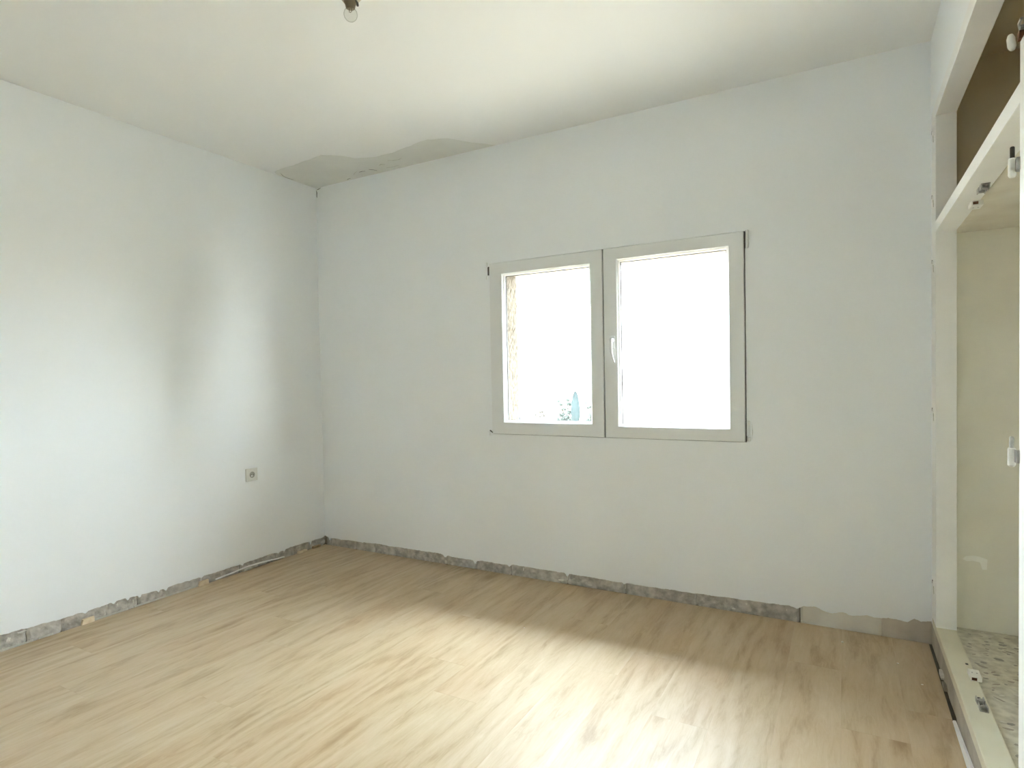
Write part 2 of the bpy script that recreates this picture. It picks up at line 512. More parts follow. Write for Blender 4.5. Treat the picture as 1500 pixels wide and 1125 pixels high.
# bare mortar chunks left by the removed skirting
def mortar_chunk(axis, a, b, edge, parent, material, depth, seed, rgh=1.0):
    bm = bmesh.new()
    n = max(3, int((b - a) / 0.011))
    k = 6
    grid = []
    for i in range(n + 1):
        t = i / n
        x = a + (b - a) * t
        top = max(edge(x) + 0.012, 0.04)
        col = []
        for j in range(k + 1):
            s = j / k
            z = -0.006 + (top + 0.006) * s
            rough = rgh * (0.0042 * nz(x * 40, z * 60, seed) + 0.0022 * nz(x * 130, z * 130, seed + 9))
            endr = min(t, 1 - t) * (b - a)
            d = depth + rough + (0.006 * (1 - endr / 0.007) if endr < 0.007 else 0)
            d = max(d, 0.0028)
            xx = x + rgh * (0.004 * nz(z * 70, seed, x) if 0 < i < n else 0.003 * nz(z * 90, seed, i))
            col.append(bm.verts.new((xx, d, z) if axis == 'x' else (-d, -xx, z)))
        grid.append(col)
    for c0, c1 in zip(grid, grid[1:]):
        for j in range(k):
            bm.faces.new((c0[j], c1[j], c1[j + 1], c0[j + 1]))
    # thickness: close the back
    def bk(v, e=0.036):
        return (v.co.x, e, v.co.z) if axis == 'x' else (-e, v.co.y, v.co.z)
    back = [[bm.verts.new(bk(c[0])), bm.verts.new(bk(c[-1]))] for c in grid]
    for i in range(n):
        bm.faces.new((grid[i][-1], grid[i + 1][-1], back[i + 1][1], back[i][1]))
        bm.faces.new((grid[i][0], back[i][0], back[i + 1][0], grid[i + 1][0]))
        bm.faces.new((back[i][0], back[i][1], back[i + 1][1], back[i + 1][0]))
    for i in (0, n):
        bm.faces.new(grid[i] + [back[i][1], back[i][0]])
    return from_bm('mortar_patch', bm, material, parent)

cuts_b = [0.004, .048, .285, .375, .46, 1.06, 1.288, 1.535, 1.90, 2.245, 2.62, 3.094]
for i, (a, b) in enumerate(zip(cuts_b, cuts_b[1:])):
    mortar_chunk('x', a + .0008, b - .0008, edge_back, wall_back, M_MORTAR2 if i in (0, 1, 4, 6, 8, 9, 10) else M_MORTAR, 0.0095 + 0.002 * ((i * 7) % 3 - 1), i * 3.7)
cuts_l = [0.004, .137, .27, .42, .69, .945, 1.17, 1.305, 1.46, 1.66, 1.80, 2.05, 2.5, 3.1, 3.7, 4.49]
for i, (a, b) in enumerate(zip(cuts_l, cuts_l[1:])):
    mortar_chunk('y', a + .0008, b - .0008, edge_left, wall_left, M_MORTAR if i in (2, 5, 9) else M_MORTAR2, 0.0095 + 0.002 * ((i * 5) % 3 - 1), 50 + i * 2.9)
o = mortar_chunk('x', 3.099, 3.425, edge_back, wall_back, M_FILLER, 0.0055, 91.0, .3); o.name = 'filler_patch'
o = mortar_chunk('x', 3.424, 3.616, edge_back, wall_back, M_FILLER2, 0.0062, 97.0, .35); o.name = 'filler_patch'

# white plaster smears and crumbs stuck to the mortar
def smear(parent, axis, a, z, w, h, d=0.006, seed=0, material=M_PLASTER_W):
    rnd = random.Random(seed)
    bm = bmesh.new()
    n = 9
    ring = []
    for k in range(n):
        t = 2 * math.pi * k / n
        r = 0.6 + 0.55 * rnd.random()
        ring.append((a + math.cos(t) * w * r * .5, z + math.sin(t) * h * r * .5))
    def P(u, q, zz): return (u, q, zz) if axis == 'x' else (-q, -u, zz)
    f = [bm.verts.new(P(u, d, zz)) for u, zz in ring]
    b = [bm.verts.new(P(u, d + .012, zz)) for u, zz in ring]
    c = bm.verts.new(P(a, d - .0025, z))
    for k in range(n):
        bm.faces.new((f[k], f[(k + 1) % n], c))
        bm.faces.new((f[k], b[k], b[(k + 1) % n], f[(k + 1) % n]))
    return from_bm('plaster_smear', bm, material, parent)

for i, (a, z, w, h) in enumerate([(1.905, .035, .009, .034), (1.865, .012, .045, .012), (2.04, .010, .022, .010), (2.86, .042, .012, .010), (2.80, .010, .022, .010), (3.115, .004, .03, .007), (3.15, .003, .04, .006),
                                  (.045, .028, .010, .028), (1.288, .035, .010, .020), (1.62, .04, .008, .022), (2.245, .035, .006, .04), (3.04, .045, .006, .012)]):
    smear(wall_back, 'x', a, z, w, h, .006 if i else .004, i)
for i, (a, z, w, h) in enumerate([(.135, .034, .010, .028), (.36, .036, .010, .016), (.41, .04, .012, .014), (1.155, .050, .012, .024), (1.295, .047, .018, .022), (1.33, .03, .008, .026), (1.41, .04, .012, .016), (1.46, .05, .014, .010), (1.87, .040, .020, .022), (1.82, .055, .05, .010), (.24, .040, .04, .012), (.015, .022, .05, .022), (.95, .03, .01, .03)]):
    smear(wall_left, 'y', a, z, w, h, .006, 40 + i)

# wall_right: plain wall round the wardrobe opening, wall_near behind the camera
bm = bmesh.new()
box(bm, R + .004, R + .16, YJ + .117, 0.0, 0, H)                       # strip by the back corner
box(bm, R + .004, R + E_, -1.60, YJ + .117, 2.2285, H)                 # above the wardrobe
box(bm, R + .64, R + .80, YN - .2, TH, -.06, H)                        # outer shell behind the wardrobe
box(bm, R + .004, R + .16, YN, -1.60, 0, H)                            # beside the wardrobe
wall_right = from_bm('wall_right', bm, M_WALL)
tag(wall_right, 'white wall around and above the open built-in wardrobe', 'wall', kind='structure')

bm = bmesh.new()
box(bm, -.3, R + .80, YN - .2, YN, -.06, H)
wall_near = from_bm('wall_near', bm, M_WALL)
tag(wall_near, 'plain white wall behind the viewer, opposite the window', 'wall', kind='structure')

# ceiling
bm = bmesh.new()
box(bm, -0.3, R + .80, YN - .2, TH, H, H + .18)
ceiling = from_bm('ceiling', bm, M_CEIL)
tag(ceiling, 'white ceiling with a grey skimmed patch and hairline cracks above the far corner', 'ceiling', kind='structure')
bm = bmesh.new()
box(bm, -0.9, R + 1.3, TH, TH + .76, 2.45, 2.60)
eaves = from_bm('eaves', bm, M_STONE, wall_back)

# grey patch on the ceiling by the corner
outl = [(.004, -.33), (.033, -.375), (.16, -.400), (.31, -.410), (.42, -.424), (.512, -.428), (.608, -.359), (.646, -.285), (.768, -.236), (.90, -.230), (1.054, -.258),
        (1.20, -.285), (1.305, -.232), (1.394, -.120), (1.463, -.042), (1.49, -.003), (.004, -.003)]
dense = []
for (xa, ya), (xb, yb) in zip(outl[:15], outl[1:16]):
    for q in range(6):
        t = q / 6
        x, y = xa + (xb - xa) * t, ya + (yb - ya) * t
        w = 0.0 if (x < .01 or y > -.01) else 1.0
        dense.append((x + .008 * w * nz(x * 11, y * 11, 1), y + .012 * w * nz(x * 9, y * 9, 5) + .005 * w * nz(x * 40, y * 40, 2)))
outl = dense + outl[15:]
bm = bmesh.new()
lo, hi = [], []
for i, (x, y) in enumerate(outl):
    lo.append(bm.verts.new((x, y, H - .0008)))
    hi.append(bm.verts.new((x, y, H + .002)))
bm.faces.new(lo)
for i in range(len(lo)):
    j = (i + 1) % len(lo)
    bm.faces.new((lo[i], hi[i], hi[j], lo[j]))
bmesh.ops.triangulate(bm, faces=[f for f in bm.faces if len(f.verts) > 4])
from_bm('skim_patch', bm, M_PATCH, ceiling)


def sliver(name, parent, pts, width, material, nrm):
    """a thin raised sliver along pts, used for cracks and curled flakes; nrm points into the room"""
    bm = bmesh.new()
    nrm = Vector(nrm)
    pts = [Vector(p) for p in pts]
    rows = []
    for i, p in enumerate(pts):
        t = (pts[min(i + 1, len(pts) - 1)] - pts[max(i - 1, 0)]).normalized()
        s = t.cross(nrm).normalized()
        w = width * (0.25 if i in (0, len(pts) - 1) else 1.0) * (0.8 + 0.4 * random.random())
        rows.append([bm.verts.new(p + s * w * .5 - nrm * .001), bm.verts.new(p + nrm * .0012), bm.verts.new(p - s * w * .5 - nrm * .001)])
    for a, b in zip(rows, rows[1:]):
        for k in range(2):
            bm.faces.new((a[k], a[k + 1], b[k + 1], b[k]))
    return from_bm(name, bm, material, parent)

D3 = (0, 0, -1)
Zc = H - .0008
sliver('crack', ceiling, [(.325, -.024, Zc), (.345, -.027, Zc), (.365, -.030, Zc)], .010, M_CRACK, D3)
sliver('crack', ceiling, [(.495, -.086, Zc), (.52, -.088, Zc), (.545, -.082, Zc)], .009, M_CRACK, D3)
sliver('crack', ceiling, [(.585, -.092, Zc), (.605, -.070, Zc), (.615, -.048, Zc)], .009, M_CRACK, D3)
sliver('crack', ceiling, [(.02, -.215, Zc), (.012, -.255, Zc), (.02, -.30, Zc), (.05, -.345, Zc)], .006, M_CRACK, D3)
sliver('paint_flake', ceiling, [(.69, -.11, Zc), (.715, -.12, Zc), (.735, -.105, Zc)], .024, M_FLAKE, D3)
sliver('paint_flake', ceiling, [(.79, -.15, Zc), (.82, -.135, Zc), (.86, -.125, Zc), (.90, -.14, Zc)], .012, M_FLAKE, D3)
sliver('paint_flake', ceiling, [(.70, -.055, Zc), (.74, -.045, Zc), (.80, -.05, Zc)], .010, M_FLAKE, D3)
sliver('paint_flake', ceiling, [(.42, -.06, Zc), (.46, -.09, Zc), (.50, -.11, Zc)], .010, M_FLAKE, D3)
sliver('crack', wall_back, [(.006, -.0004, 2.535), (.010, -.0004, 2.515), (.009, -.0004, 2.492), (.011, -.0004, 2.482)], .009, M_CRACK, (0, -1, 0))
sliver('crack', wall_back, [(.010, -.0004, 2.538), (.028, -.0004, 2.540), (.05, -.0004, 2.546)], .007, M_CRACK, (0, -1, 0))
# hairline marks below and beside the window
sliver('crack', wall_back, [(2.893, -.0004, .93), (2.897, -.0004, .89), (2.892, -.0004, .85)], .003, M_FLAKE, (0, -1, 0))

# ------------------------------------------------------------------ floor: sub-floor and laminate planks
bm = bmesh.new()
box(bm, -0.30, R + .80, YN - .2, TH, -0.06, -0.0085)
floor = from_bm('floor', bm, M_SUB)
tag(floor, 'light oak laminate floor laid in long planks towards the window wall', 'floor', kind='structure')
PW, PLN = 0.192, 1.285
pl_cache = {}

def plank_mesh(w, l):
    key = (round(w, 4), round(l, 4))
    if key not in pl_cache:
        bm = bmesh.new()
        b = 0.0002
        t, bo = 0.0, -0.0083
        v0 = [bm.verts.new((sx * (w / 2), sy * (l / 2), bo)) for sx, sy in ((-1, -1), (1, -1), (1, 1), (-1, 1))]
        v1 = [bm.verts.new((sx * (w / 2), sy * (l / 2), t - b)) for sx, sy in ((-1, -1), (1, -1), (1, 1), (-1, 1))]
        v2 = [bm.verts.new((sx * (w / 2 - b), sy * (l / 2 - b), t)) for sx, sy in ((-1, -1), (1, -1), (1, 1), (-1, 1))]
        for a, c in ((v0, v1), (v1, v2)):
            for k in range(4):
                bm.faces.new((a[k], a[(k + 1) % 4], c[(k + 1) % 4], c[k]))
        bm.faces.new(v2)
        bm.faces.new(v0[::-1])
        bmesh.ops.recalc_face_normals(bm, faces=bm.faces[:])
        me = bpy.data.meshes.new('plank')
        bm.to_mesh(me); bm.free()
        me.materials.append(M_WOOD)
        pl_cache[key] = me
    return pl_cache[key]

FX0, FX1, FY0, FY1 = 0.006, R - 0.0065, YN + 0.004, -0.006
rnd = random.Random(3)
x = FX0
row = 0
while x < FX1 - 0.01:
    w = min(PW, FX1 - x)
    y = FY1
    l = [1.285, .43, .86, .64, 1.07][row % 5]
    while y > FY0 + .02:
        ll = min(l, y - FY0)
        link('plank', plank_mesh(w - .0001, ll - .0001), None, floor, (x + w / 2, y - ll / 2, 0))
        y -= ll
        l = PLN
    x += w
    row += 1

# pale underlay edge showing in the gap along the left wall
def strip(name, parent, pts, w, h, material, label=None):
    bm = bmesh.new()
    rows = []
    for i, (px, py, pz) in enumerate(pts):
        rows.append([bm.verts.new(c) for c in ((px - w / 2, py, pz - h / 2), (px + w / 2, py, pz - h / 2), (px + w / 2, py, pz + h / 2), (px - w / 2, py, pz + h / 2))])
    for a, b in zip(rows, rows[1:]):
        for k in range(4):
            bm.faces.new((a[k], a[(k + 1) % 4], b[(k + 1) % 4], b[k]))
    bm.faces.new(rows[0][::-1]); bm.faces.new(rows[-1])
    return from_bm(name, bm, material, parent)

for a, b in ((-.97, -1.33), (-1.36, -1.52), (-1.70, -1.76), (-1.78, -2.3)):
    n = 10
    strip('underlay_edge', floor, [(-.0012 + .001 * nz(i * .8, a), a + (b - a) * i / n, .002 + .0025 * nz(i * .6, b)) for i in range(n + 1)], .005, .009, M_FOAM)

# ------------------------------------------------------------------ window
window = empty('window_1', 'white two-leaf casement window with bright panes in the back wall', 'window', (2.15, 0, .84), kind='structure')
def wpart(name, bm, material, parent=window, smooth=False):
    bmesh.ops.translate(bm, verts=bm.verts[:], vec=(-2.15, 0, -.84)) if parent is window else None
    return from_bm(name, bm, material, parent, smooth=smooth)

bm = bmesh.new()
ring_frame(bm, (WIN[0] + .0005, WIN[1] - .0005, WIN[2] + .0005, WIN[3] - .0005), (1.492, 2.812, .893, 1.797), [(0, .040), (1, .040), (1, .085), (0, .085)])
wpart('fixed_frame', bm, M_PVC)
# centre gasket seen as the dark line between the leaves
bm = bmesh.new()
box(bm, 2.1457, 2.1513, .002, .0395, .8415, 1.8575)
wpart('centre_gasket', bm, M_GASKET)
bm = bmesh.new()
ring_frame(bm, (WIN[0], WIN[1], WIN[2], WIN[3]), (1.4343, 2.8647, .8413, 1.8577), [(0, .010), (1, .010), (1, .0395), (0, .0395)])
wpart('edge_gasket', bm, M_GASKET)


def sash(outer, inner):
    W = .10
    bm = bmesh.new()
    # t measured between outer and inner rect
    ring_frame(bm, outer, inner, [(0, .0398), (0, -.009), (.035, -.0125), (.95, -.0125), (1.0, -.008), (1.0, .0398)])
    s = wpart('sash', bm, M_PVC)
    bm = bmesh.new()
    inn2 = (inner[0] + .0115, inner[1] - .0105, inner[2] + .009, inner[3] - .0105)
    ring_frame(bm, inner, inn2, [(0.0, .0), (.12, -.003), (.8, .004), (1.0, .009), (1.0, .026), (0.0, .026)])
    bmesh.ops.translate(bm, verts=bm.verts[:], vec=(-2.15, 0, -.84))
    from_bm('glazing_bead', bm, M_BEAD, s)
    bm = bmesh.new()
    inn3 = tuple(inn2[k] + (.003 if k % 2 == 0 else -.003) for k in range(4))
    ring_frame(bm, inn2, inn3, [(0, .0105), (1, .0125), (1, .0215), (0, .0215)])
    bmesh.ops.translate(bm, verts=bm.verts[:], vec=(-2.15, 0, -.84))
    from_bm('gasket', bm, M_GASKET, s)
    bm = bmesh.new()
    box(bm, inner[0] + .004, inner[1] - .004, .0175, .0205, inner[2] + .004, inner[3] - .004)
    bmesh.ops.translate(bm, verts=bm.verts[:], vec=(-2.15, 0, -.84))
    from_bm('glass_pane', bm, M_GLASS, s)
    return s

sl = sash((1.4345, 2.1455, .8415, 1.8575), (1.522, 2.073, .914, 1.787))
sr = sash((2.1515, 2.8645, .8415, 1.8575), (2.229, 2.792, .905, 1.793))
# lever handle on the right leaf
bm = bmesh.new()
box(bm, 2.1905, 2.2155, -.022, -.0125, 1.318, 1.388, bev=.004)
bmesh.ops.translate(bm, verts=bm.verts[:], vec=(-2.15, 0, -.84))
from_bm('handle_rosette', bm, M_PVC, sr)
bm = bmesh.new()
lathe(bm, [(.010, -.022), (.010, -.045), (.0085, -.054), (.004, -.056)], 14, 'y', (2.203, 0, 1.366))
tube(bm, [(2.203, -.046, 1.372), (2.203, -.050, 1.352), (2.204, -.053, 1.325), (2.207, -.053, 1.295), (2.212, -.050, 1.268), (2.219, -.046, 1.246)], [.007, .0075, .0065, .006, .0055, .004], 10, .6)
bmesh.ops.translate(bm, verts=bm.verts[:], vec=(-2.15, 0, -.84))
from_bm('handle_lever', bm, M_PVC, sr, smooth=True)
# hinges
def hinge(x, z0, z1, r=.0065, material=M_PVC, gap=None):
    bm = bmesh.new()
    lathe(bm, [(r * .75, z0), (r, z0 + .004), (r, z1 - .004), (r * .75, z1)], 14, 'z', (x, -.0105, 0))
    return wpart('hinge', bm, material, smooth=False)
hinge(2.8805, 1.776, 1.862)
bm = bmesh.new(); box(bm, 2.8672, 2.8712, -.0085, .004, 1.776, 1.854); wpart('hinge_plate', bm, M_DARKMETAL)
hinge(2.8805, .872, .945)
hinge(2.8825, .8455, .8665)
bm = bmesh.new(); box(bm, 2.8682, 2.8715, -.010, .004, .846, .870); wpart('hinge_plate', bm, M_DARKMETAL)
bm = bmesh.new(); box(bm, 1.4285, 1.4335, -.0125, .003, 1.790, 1.840); wpart('hinge_plate', bm, M_DARKMETAL)
bm = bmesh.new(); box(bm, 1.4235, 1.4262, -.010, .003, 1.790, 1.838); wpart('hinge_plate', bm, M_DARKMETAL)
hinge(1.419, 1.842, 1.866, .006)
hinge(1.419, 1.765, 1.786, .005)
hinge(1.4175, .829, .864, .006)
bm = bmesh.new(); tube(bm, [(1.421, -.013, .862), (1.428, -.015, .858), (1.440, -.014, .848)], [.003, .004, .0025], 8); wpart('hinge_pin', bm, M_DARKMETAL)

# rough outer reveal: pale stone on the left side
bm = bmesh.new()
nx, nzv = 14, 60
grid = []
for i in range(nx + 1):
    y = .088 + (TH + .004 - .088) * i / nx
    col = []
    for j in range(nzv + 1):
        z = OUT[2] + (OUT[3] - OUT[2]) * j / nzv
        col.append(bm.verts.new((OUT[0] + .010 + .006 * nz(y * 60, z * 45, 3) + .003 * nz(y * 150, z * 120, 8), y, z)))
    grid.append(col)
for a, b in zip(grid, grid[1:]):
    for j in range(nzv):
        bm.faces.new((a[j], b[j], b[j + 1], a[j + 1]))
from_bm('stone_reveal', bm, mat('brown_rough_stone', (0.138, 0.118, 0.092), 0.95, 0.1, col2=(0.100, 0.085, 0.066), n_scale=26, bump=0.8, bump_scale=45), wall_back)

# ------------------------------------------------------------------ wardrobe
ward = empty('built_in_wardrobe', 'open white-framed built-in wardrobe without doors, at the right of the window wall', 'wardrobe', (R, -.83, 0))
def wp(name, bm, material, parent=ward, smooth=False):
    if parent is ward or parent.parent is ward:
        bmesh.ops.translate(bm, verts=bm.verts[:], vec=(-R, .83, 0))
    return from_bm(name, bm, material, parent, smooth=smooth)
def wb(name, dims, material, bev=.0015, parent=ward):
    bm = bmesh.new(); box(bm, *dims, bev=bev)
    return wp(name, bm, material, parent)

jamb = wb('jamb', (R, R + E_, YJ, YJ + .116, ZS, ZH), M_FRAME)
wb('header', (R, R + E_, YM - .115, YJ + .116, ZH, 2.228), M_FRAME)
rail = wb('rail', (R - .001, R + E_, YM, YJ, ZR0, ZR1), M_FRAME)
sill = wb('sill', (R, R + E_, YM - .115, YJ + .116, .100, ZS), M_SILL, bev=.004)
wb('mullion', (R - .001, R + E_, YM - .115, YM, ZS, 1.842), M_FRAME)
wb('bare_mullion_end', (R + .004, R + E_, YM - .115, YM - .004, 1.842, ZH), M_RAW)
# kick board under the sill, with a rough painted face
bm = bmesh.new()
n = 60; k = 5
grid = []
for i in range(n + 1):
    y = YM - .115 + (0.0 - (YM - .115)) * i / n
    grid.append([bm.verts.new((R + .0035 + .0028 * nz(y * 9, j * .7, 4) + .0015 * nz(y * 40, j * 2.0, 6), y, .004 + (.100 - .004) * j / k)) for j in range(k + 1)])
for a, b in zip(grid, grid[1:]):
    for j in range(k):
        bm.faces.new((a[j], b[j], b[j + 1], a[j + 1]))
bk = [[bm.verts.new((R + .04, c[0].co.y, c[0].co.z)), bm.verts.new((R + .04, c[0].co.y, c[-1].co.z))] for c in grid]
for i in range(n):
    bm.faces.new((grid[i][-1], grid[i + 1][-1], bk[i + 1][1], bk[i][1]))
    bm.faces.new((grid[i][0], bk[i][0], bk[i + 1][0], grid[i + 1][0]))
wp('kick_board', bm, M_KICK)
# torn plaster lumps at its foot
def lump(y, z, l, h, seed, material=M_PLASTER_W):
    rr = random.Random(seed)
    bm = bmesh.new()
    n = 8
    pts = [(y + math.cos(2 * math.pi * i / n) * l * (.4 + .15 * rr.random()), z + math.sin(2 * math.pi * i / n) * h * (.4 + .15 * rr.random())) for i in range(n)]
    f = [bm.verts.new((R - .006, a, max(b, .001))) for a, b in pts]
    b_ = [bm.verts.new((R + .006, a, max(b, .001))) for a, b in pts]
    c = bm.verts.new((R - .009, y, z))
    for i in range(n):
        bm.faces.new((f[i], f[(i + 1) % n], c))
        bm.faces.new((f[i], b_[i], b_[(i + 1) % n], f[(i + 1) % n]))
    return wp('plaster_lump', bm, material)
lump(-.345, .020, .075, .026, 1)
lump(-.43, .012, .08, .016, 2, M_KICK)
# grey-white remnant strip leaning at the foot, nearest part
bm = bmesh.new()
rows = []
for i in range(13):
    t = i / 12
    y = -.66 - .92 * t
    top = .006 + .034 * min(1, t * 2.4) + .002 * nz(t * 9, 3)
    rows.append([bm.verts.new(c) for c in ((R - .0085, y, .001), (R + .001, y, .001), (R + .001, y, top), (R - .006, y, top))])
for a, b in zip(rows, rows[1:]):
    for q in range(4):
        bm.faces.new((a[q], a[(q + 1) % 4], b[(q + 1) % 4], b[q]))
bm.faces.new(rows[0][::-1]); bm.faces.new(rows[-1])
wp('skirting_remnant', bm, M_FRAME)

# carcass
YE = -.095
IX1 = R + .60
wb('end_panel', (R + E_ + .0, IX1, YE, YE + .06, .05, ZR0 + .015), M_INNER, 0)
wb('upper_end_panel', (R + E_ + .0, IX1, YE, YE + .06, ZR0 + .015, 2.40), M_UPPER, 0)
wb('back_panel', (IX1, IX1 + .03, YM - .8, YE + .06, .05, ZR0 + .015), M_INNER, 0)
wb('upper_back_panel', (IX1, IX1 + .03, YM - .8, YE + .06, ZR0 + .015, 2.40), M_UPPER, 0)
wb('near_end_panel', (R + E_, IX1, YM - .86, YM - .80, .05, 2.40), M_INNER, 0)
wb('top_panel', (R + E_, IX1 + .03, YM - .86, YE + .06, 2.40, 2.43), M_UPPER, 0)
wb('front_backing', (R + E_, R + E_ + .02, YM - .86, YM - .115, .05, 2.40), M_INNER, 0)
shelf = wb('shelf', (R + E_ + .001, IX1, YM - .80, YE - .001, ZR0 + .001, ZR1 - .002), M_SHELF, .001)
terr = wb('terrazzo_floor', (R + E_ + .0035, IX1, YM - .80, YE, .06, ZS - .014), M_TERR, 0)
# marble chips set in the terrazzo
chip_meshes = []
rc = random.Random(11)
for v in range(9):
    bm = bmesh.new()
    n = rc.choice((5, 6, 7))
    ang = sorted(rc.random() * 2 * math.pi for _ in range(n))
    base = [(math.cos(2 * math.pi * (i + .6 * rc.random()) / n) * (.55 + .45 * rc.random()), math.sin(2 * math.pi * (i + .6 * rc.random()) / n) * (.55 + .45 * rc.random())) for i in range(n)]
    lo = [bm.verts.new((a, b, -.5)) for a, b in base]
    hi = [bm.verts.new((a * .95, b * .95, .5)) for a, b in base]
    bm.faces.new(hi)
    for i in range(n):
        bm.faces.new((lo[i], lo[(i + 1) % n], hi[(i + 1) % n], hi[i]))
    bmesh.ops.recalc_face_normals(bm, faces=bm.faces[:])
    me = bpy.data.meshes.new('chip'); bm.to_mesh(me); bm.free()
    me.materials.append(M_CHIP[(0, 1, 0, 2, 1, 0, 2, 1, 0)[v]])
    chip_meshes.append(me)
placed = []
tries = 0
while len(placed) < 298 and tries < 20000:
    tries += 1
    cx_ = R + E_ + .02 + rc.random() * .30
    cy_ = YE - .02 - rc.random() * 1.25
    s = .0055 + .010 * rc.random() ** 1.5
    if any((cx_ - a) ** 2 + (cy_ - b) ** 2 < ((s + c) * .75) ** 2 for a, b, c in placed):
        continue
    placed.append((cx_, cy_, s))
    o = link('chip', rc.choice(chip_meshes), None, terr, (cx_ - R, cy_ + .83, ZS - .0141))
    o.scale = (s * (1.0 + .8 * rc.random()), s * (.55 + .3 * rc.random()), .0012)
    o.rotation_euler = (0, 0, rc.gauss(0, .45))

# catches: plastic magnetic ones and twin metal roller ones, on the sill and under the rail
def magnet_catch(y, zface, sgn):
    bm = bmesh.new()
    z0, z1 = sorted((zface, zface + sgn * .017))
    box(bm, R + .044, R + .076, y - .030, y + .030, z0, z1, bev=.003)
    c = wp('magnet_catch', bm, M_PLASTIC)
    c['label'] = 'white plastic magnetic door catch'
    bm = bmesh.new()
    box(bm, R + .048, R + .062, y - .0312, y - .026, *sorted((zface + sgn * .004, zface + sgn * .013)))
    wp('catch_slot', bm, M_RUST, c)
    for dx in (.053, .066):
        bm = bmesh.new()
        lathe(bm, [(.0024, zface + sgn * .0165), (.0024, zface + sgn * .0178)], 8, 'z', (R + dx, y, 0))
        wp('screw', bm, M_METAL, c)
magnet_catch(-.600, ZS, 1)
magnet_catch(-.615, ZR0, -1)

def roller_catch(y, zface, sgn):
    c = None
    for dy in (0.018, -.024):
        bm = bmesh.new()
        z = lambda h: zface + sgn * h
        x0 = R + .036
        box(bm, x0, x0 + .022, y + dy - .015, y + dy + .015, *sorted((z(0), z(.0025))))
        box(bm, x0, x0 + .003, y + dy - .014, y + dy + .014, *sorted((z(.0025), z(.015))))
        box(bm, x0 + .018, x0 + .021, y + dy - .014, y + dy + .014, *sorted((z(.0025), z(.015))))
        lathe(bm, [(.003, 0), (.0055, .002), (.0055, .011), (.003, .013)], 10, 'x', (x0 + .004, y + dy - .004, z(.011)))
        c = wp('roller_catch', bm, M_METAL)
        bm = bmesh.new()
        box(bm, x0 + .003, x0 + .012, y + dy + .004, y + dy + .0135, *sorted((z(.0026), z(.012))))
        wp('catch_spring', bm, M_DARKMETAL, c)
roller_catch(-.800, ZS, 1)
roller_catch(-.815, ZR0, -1)
# knock mark on the sill by the magnetic catch
bm = bmesh.new(); box(bm, R + .050, R + .058, -.50, -.488, ZS - .001, ZS + .0006); wp('nail_head', bm, M_DARKMETAL)

# lift-off hinge halves still on the mullion
def barrel(z, up_cup=True, tilt=0.0):
    bm = bmesh.new()
    lathe(bm, [(.0045, z - .026), (.0070, z - .022), (.0070, z + .012), (.0055, z + .014)], 14, 'z', (R - .010, YM + .016, 0))
    h = wp('hinge', bm, M_PLASTIC)
    bm = bmesh.new()
    lathe(bm, [(.0042, z + .014), (.0042, z + .036), (.003, z + .038)], 12, 'z', (R - .010, YM + .016, 0))
    wp('hinge_pin', bm, M_METAL if up_cup else M_DARKMETAL, h)
    bm = bmesh.new()
    box(bm, R - .006, R + .004, YM - .004, YM + .014, z - .016, z + .010)
    wp('hinge_leaf', bm, M_METAL, h)
    return h
barrel(1.598, False)
barrel(.992, True)
# the upper one is bent off its plate
bm = bmesh.new()
tube(bm, [(R - .010, YM + .034, 1.873), (R - .010, YM + .030, 1.864), (R - .010, YM + .022, 1.846), (R - .010, YM + .018, 1.838)], [.005, .0075, .0075, .005], 14)
h = wp('hinge', bm, M_PLASTIC, smooth=True)
bm = bmesh.new()
tube(bm, [(R + .002, YM + .022, 1.888), (R + .002, YM + .012, 1.872), (R + .002, YM + .004, 1.856)], .003, 8)
tube(bm, [(R + .002, YM + .022, 1.888), (R + .002, YM + .002, 1.890)], .003, 8)
tube(bm, [(R + .002, YM + .010, 1.866), (R + .002, YM - .004, 1.872)], .0035, 8)
wp('hinge_bracket', bm, M_METAL, h)
bm = bmesh.new(); box(bm, R - .004, R + .006, YM - .008, YM + .008, 1.846, 1.862); wp('hinge_leaf', bm, M_RUST, h)

# painted-over hinge remains on the jamb's front edge
for z in (2.125, 1.866, 1.604, 1.000, .287):
    bm = bmesh.new()
    lathe(bm, [(.0022, z - .012), (.0030, z - .008), (.0030, z + .012), (.0018, z + .016)], 8, 'z', (R - .0012, -.103, 0))
    hm = wp('hinge_stub', bm, M_FRAME)
    bm = bmesh.new()
    box(bm, R - .0044, R - .002, -.099, -.0945, z + .004, z + .018)
    wp('screw_hole', bm, M_DARKMETAL, hm)
    bm = bmesh.new()
    tube(bm, [(R - .0008, -.110, z - .004), (R - .0008, -.116, z - .02), (R - .0008, -.119, z - .034)], .0012, 6)
    wp('scratch', bm, M_FLAKE, hm)
# crack between wall and frame
zz = [ZS + (2.22 - ZS) * i / 30 for i in range(31)]
sliver('seam', wall_right, [(R + .0035, -.0605 + .0015 * nz(z * 7, 2), z) for z in zz], .0035, M_FLAKE, (-1, 0, 0))
yy = [-.08 - 1.4 * i / 30 for i in range(31)]
sliver('seam', wall_right, [(R + .0035, y, 2.2295 + .001 * nz(y * 7, 5)) for y in yy], .0028, M_FLAKE, (-1, 0, 0))
for y0 in (-.36, -.47):
    sliver('crack', wall_right, [(R + .0035, y0 - .03 * i, 2.231 + .003 * nz(i * .9, y0)) for i in range(4)], .004, M_CRACK, (-1, 0, 0))

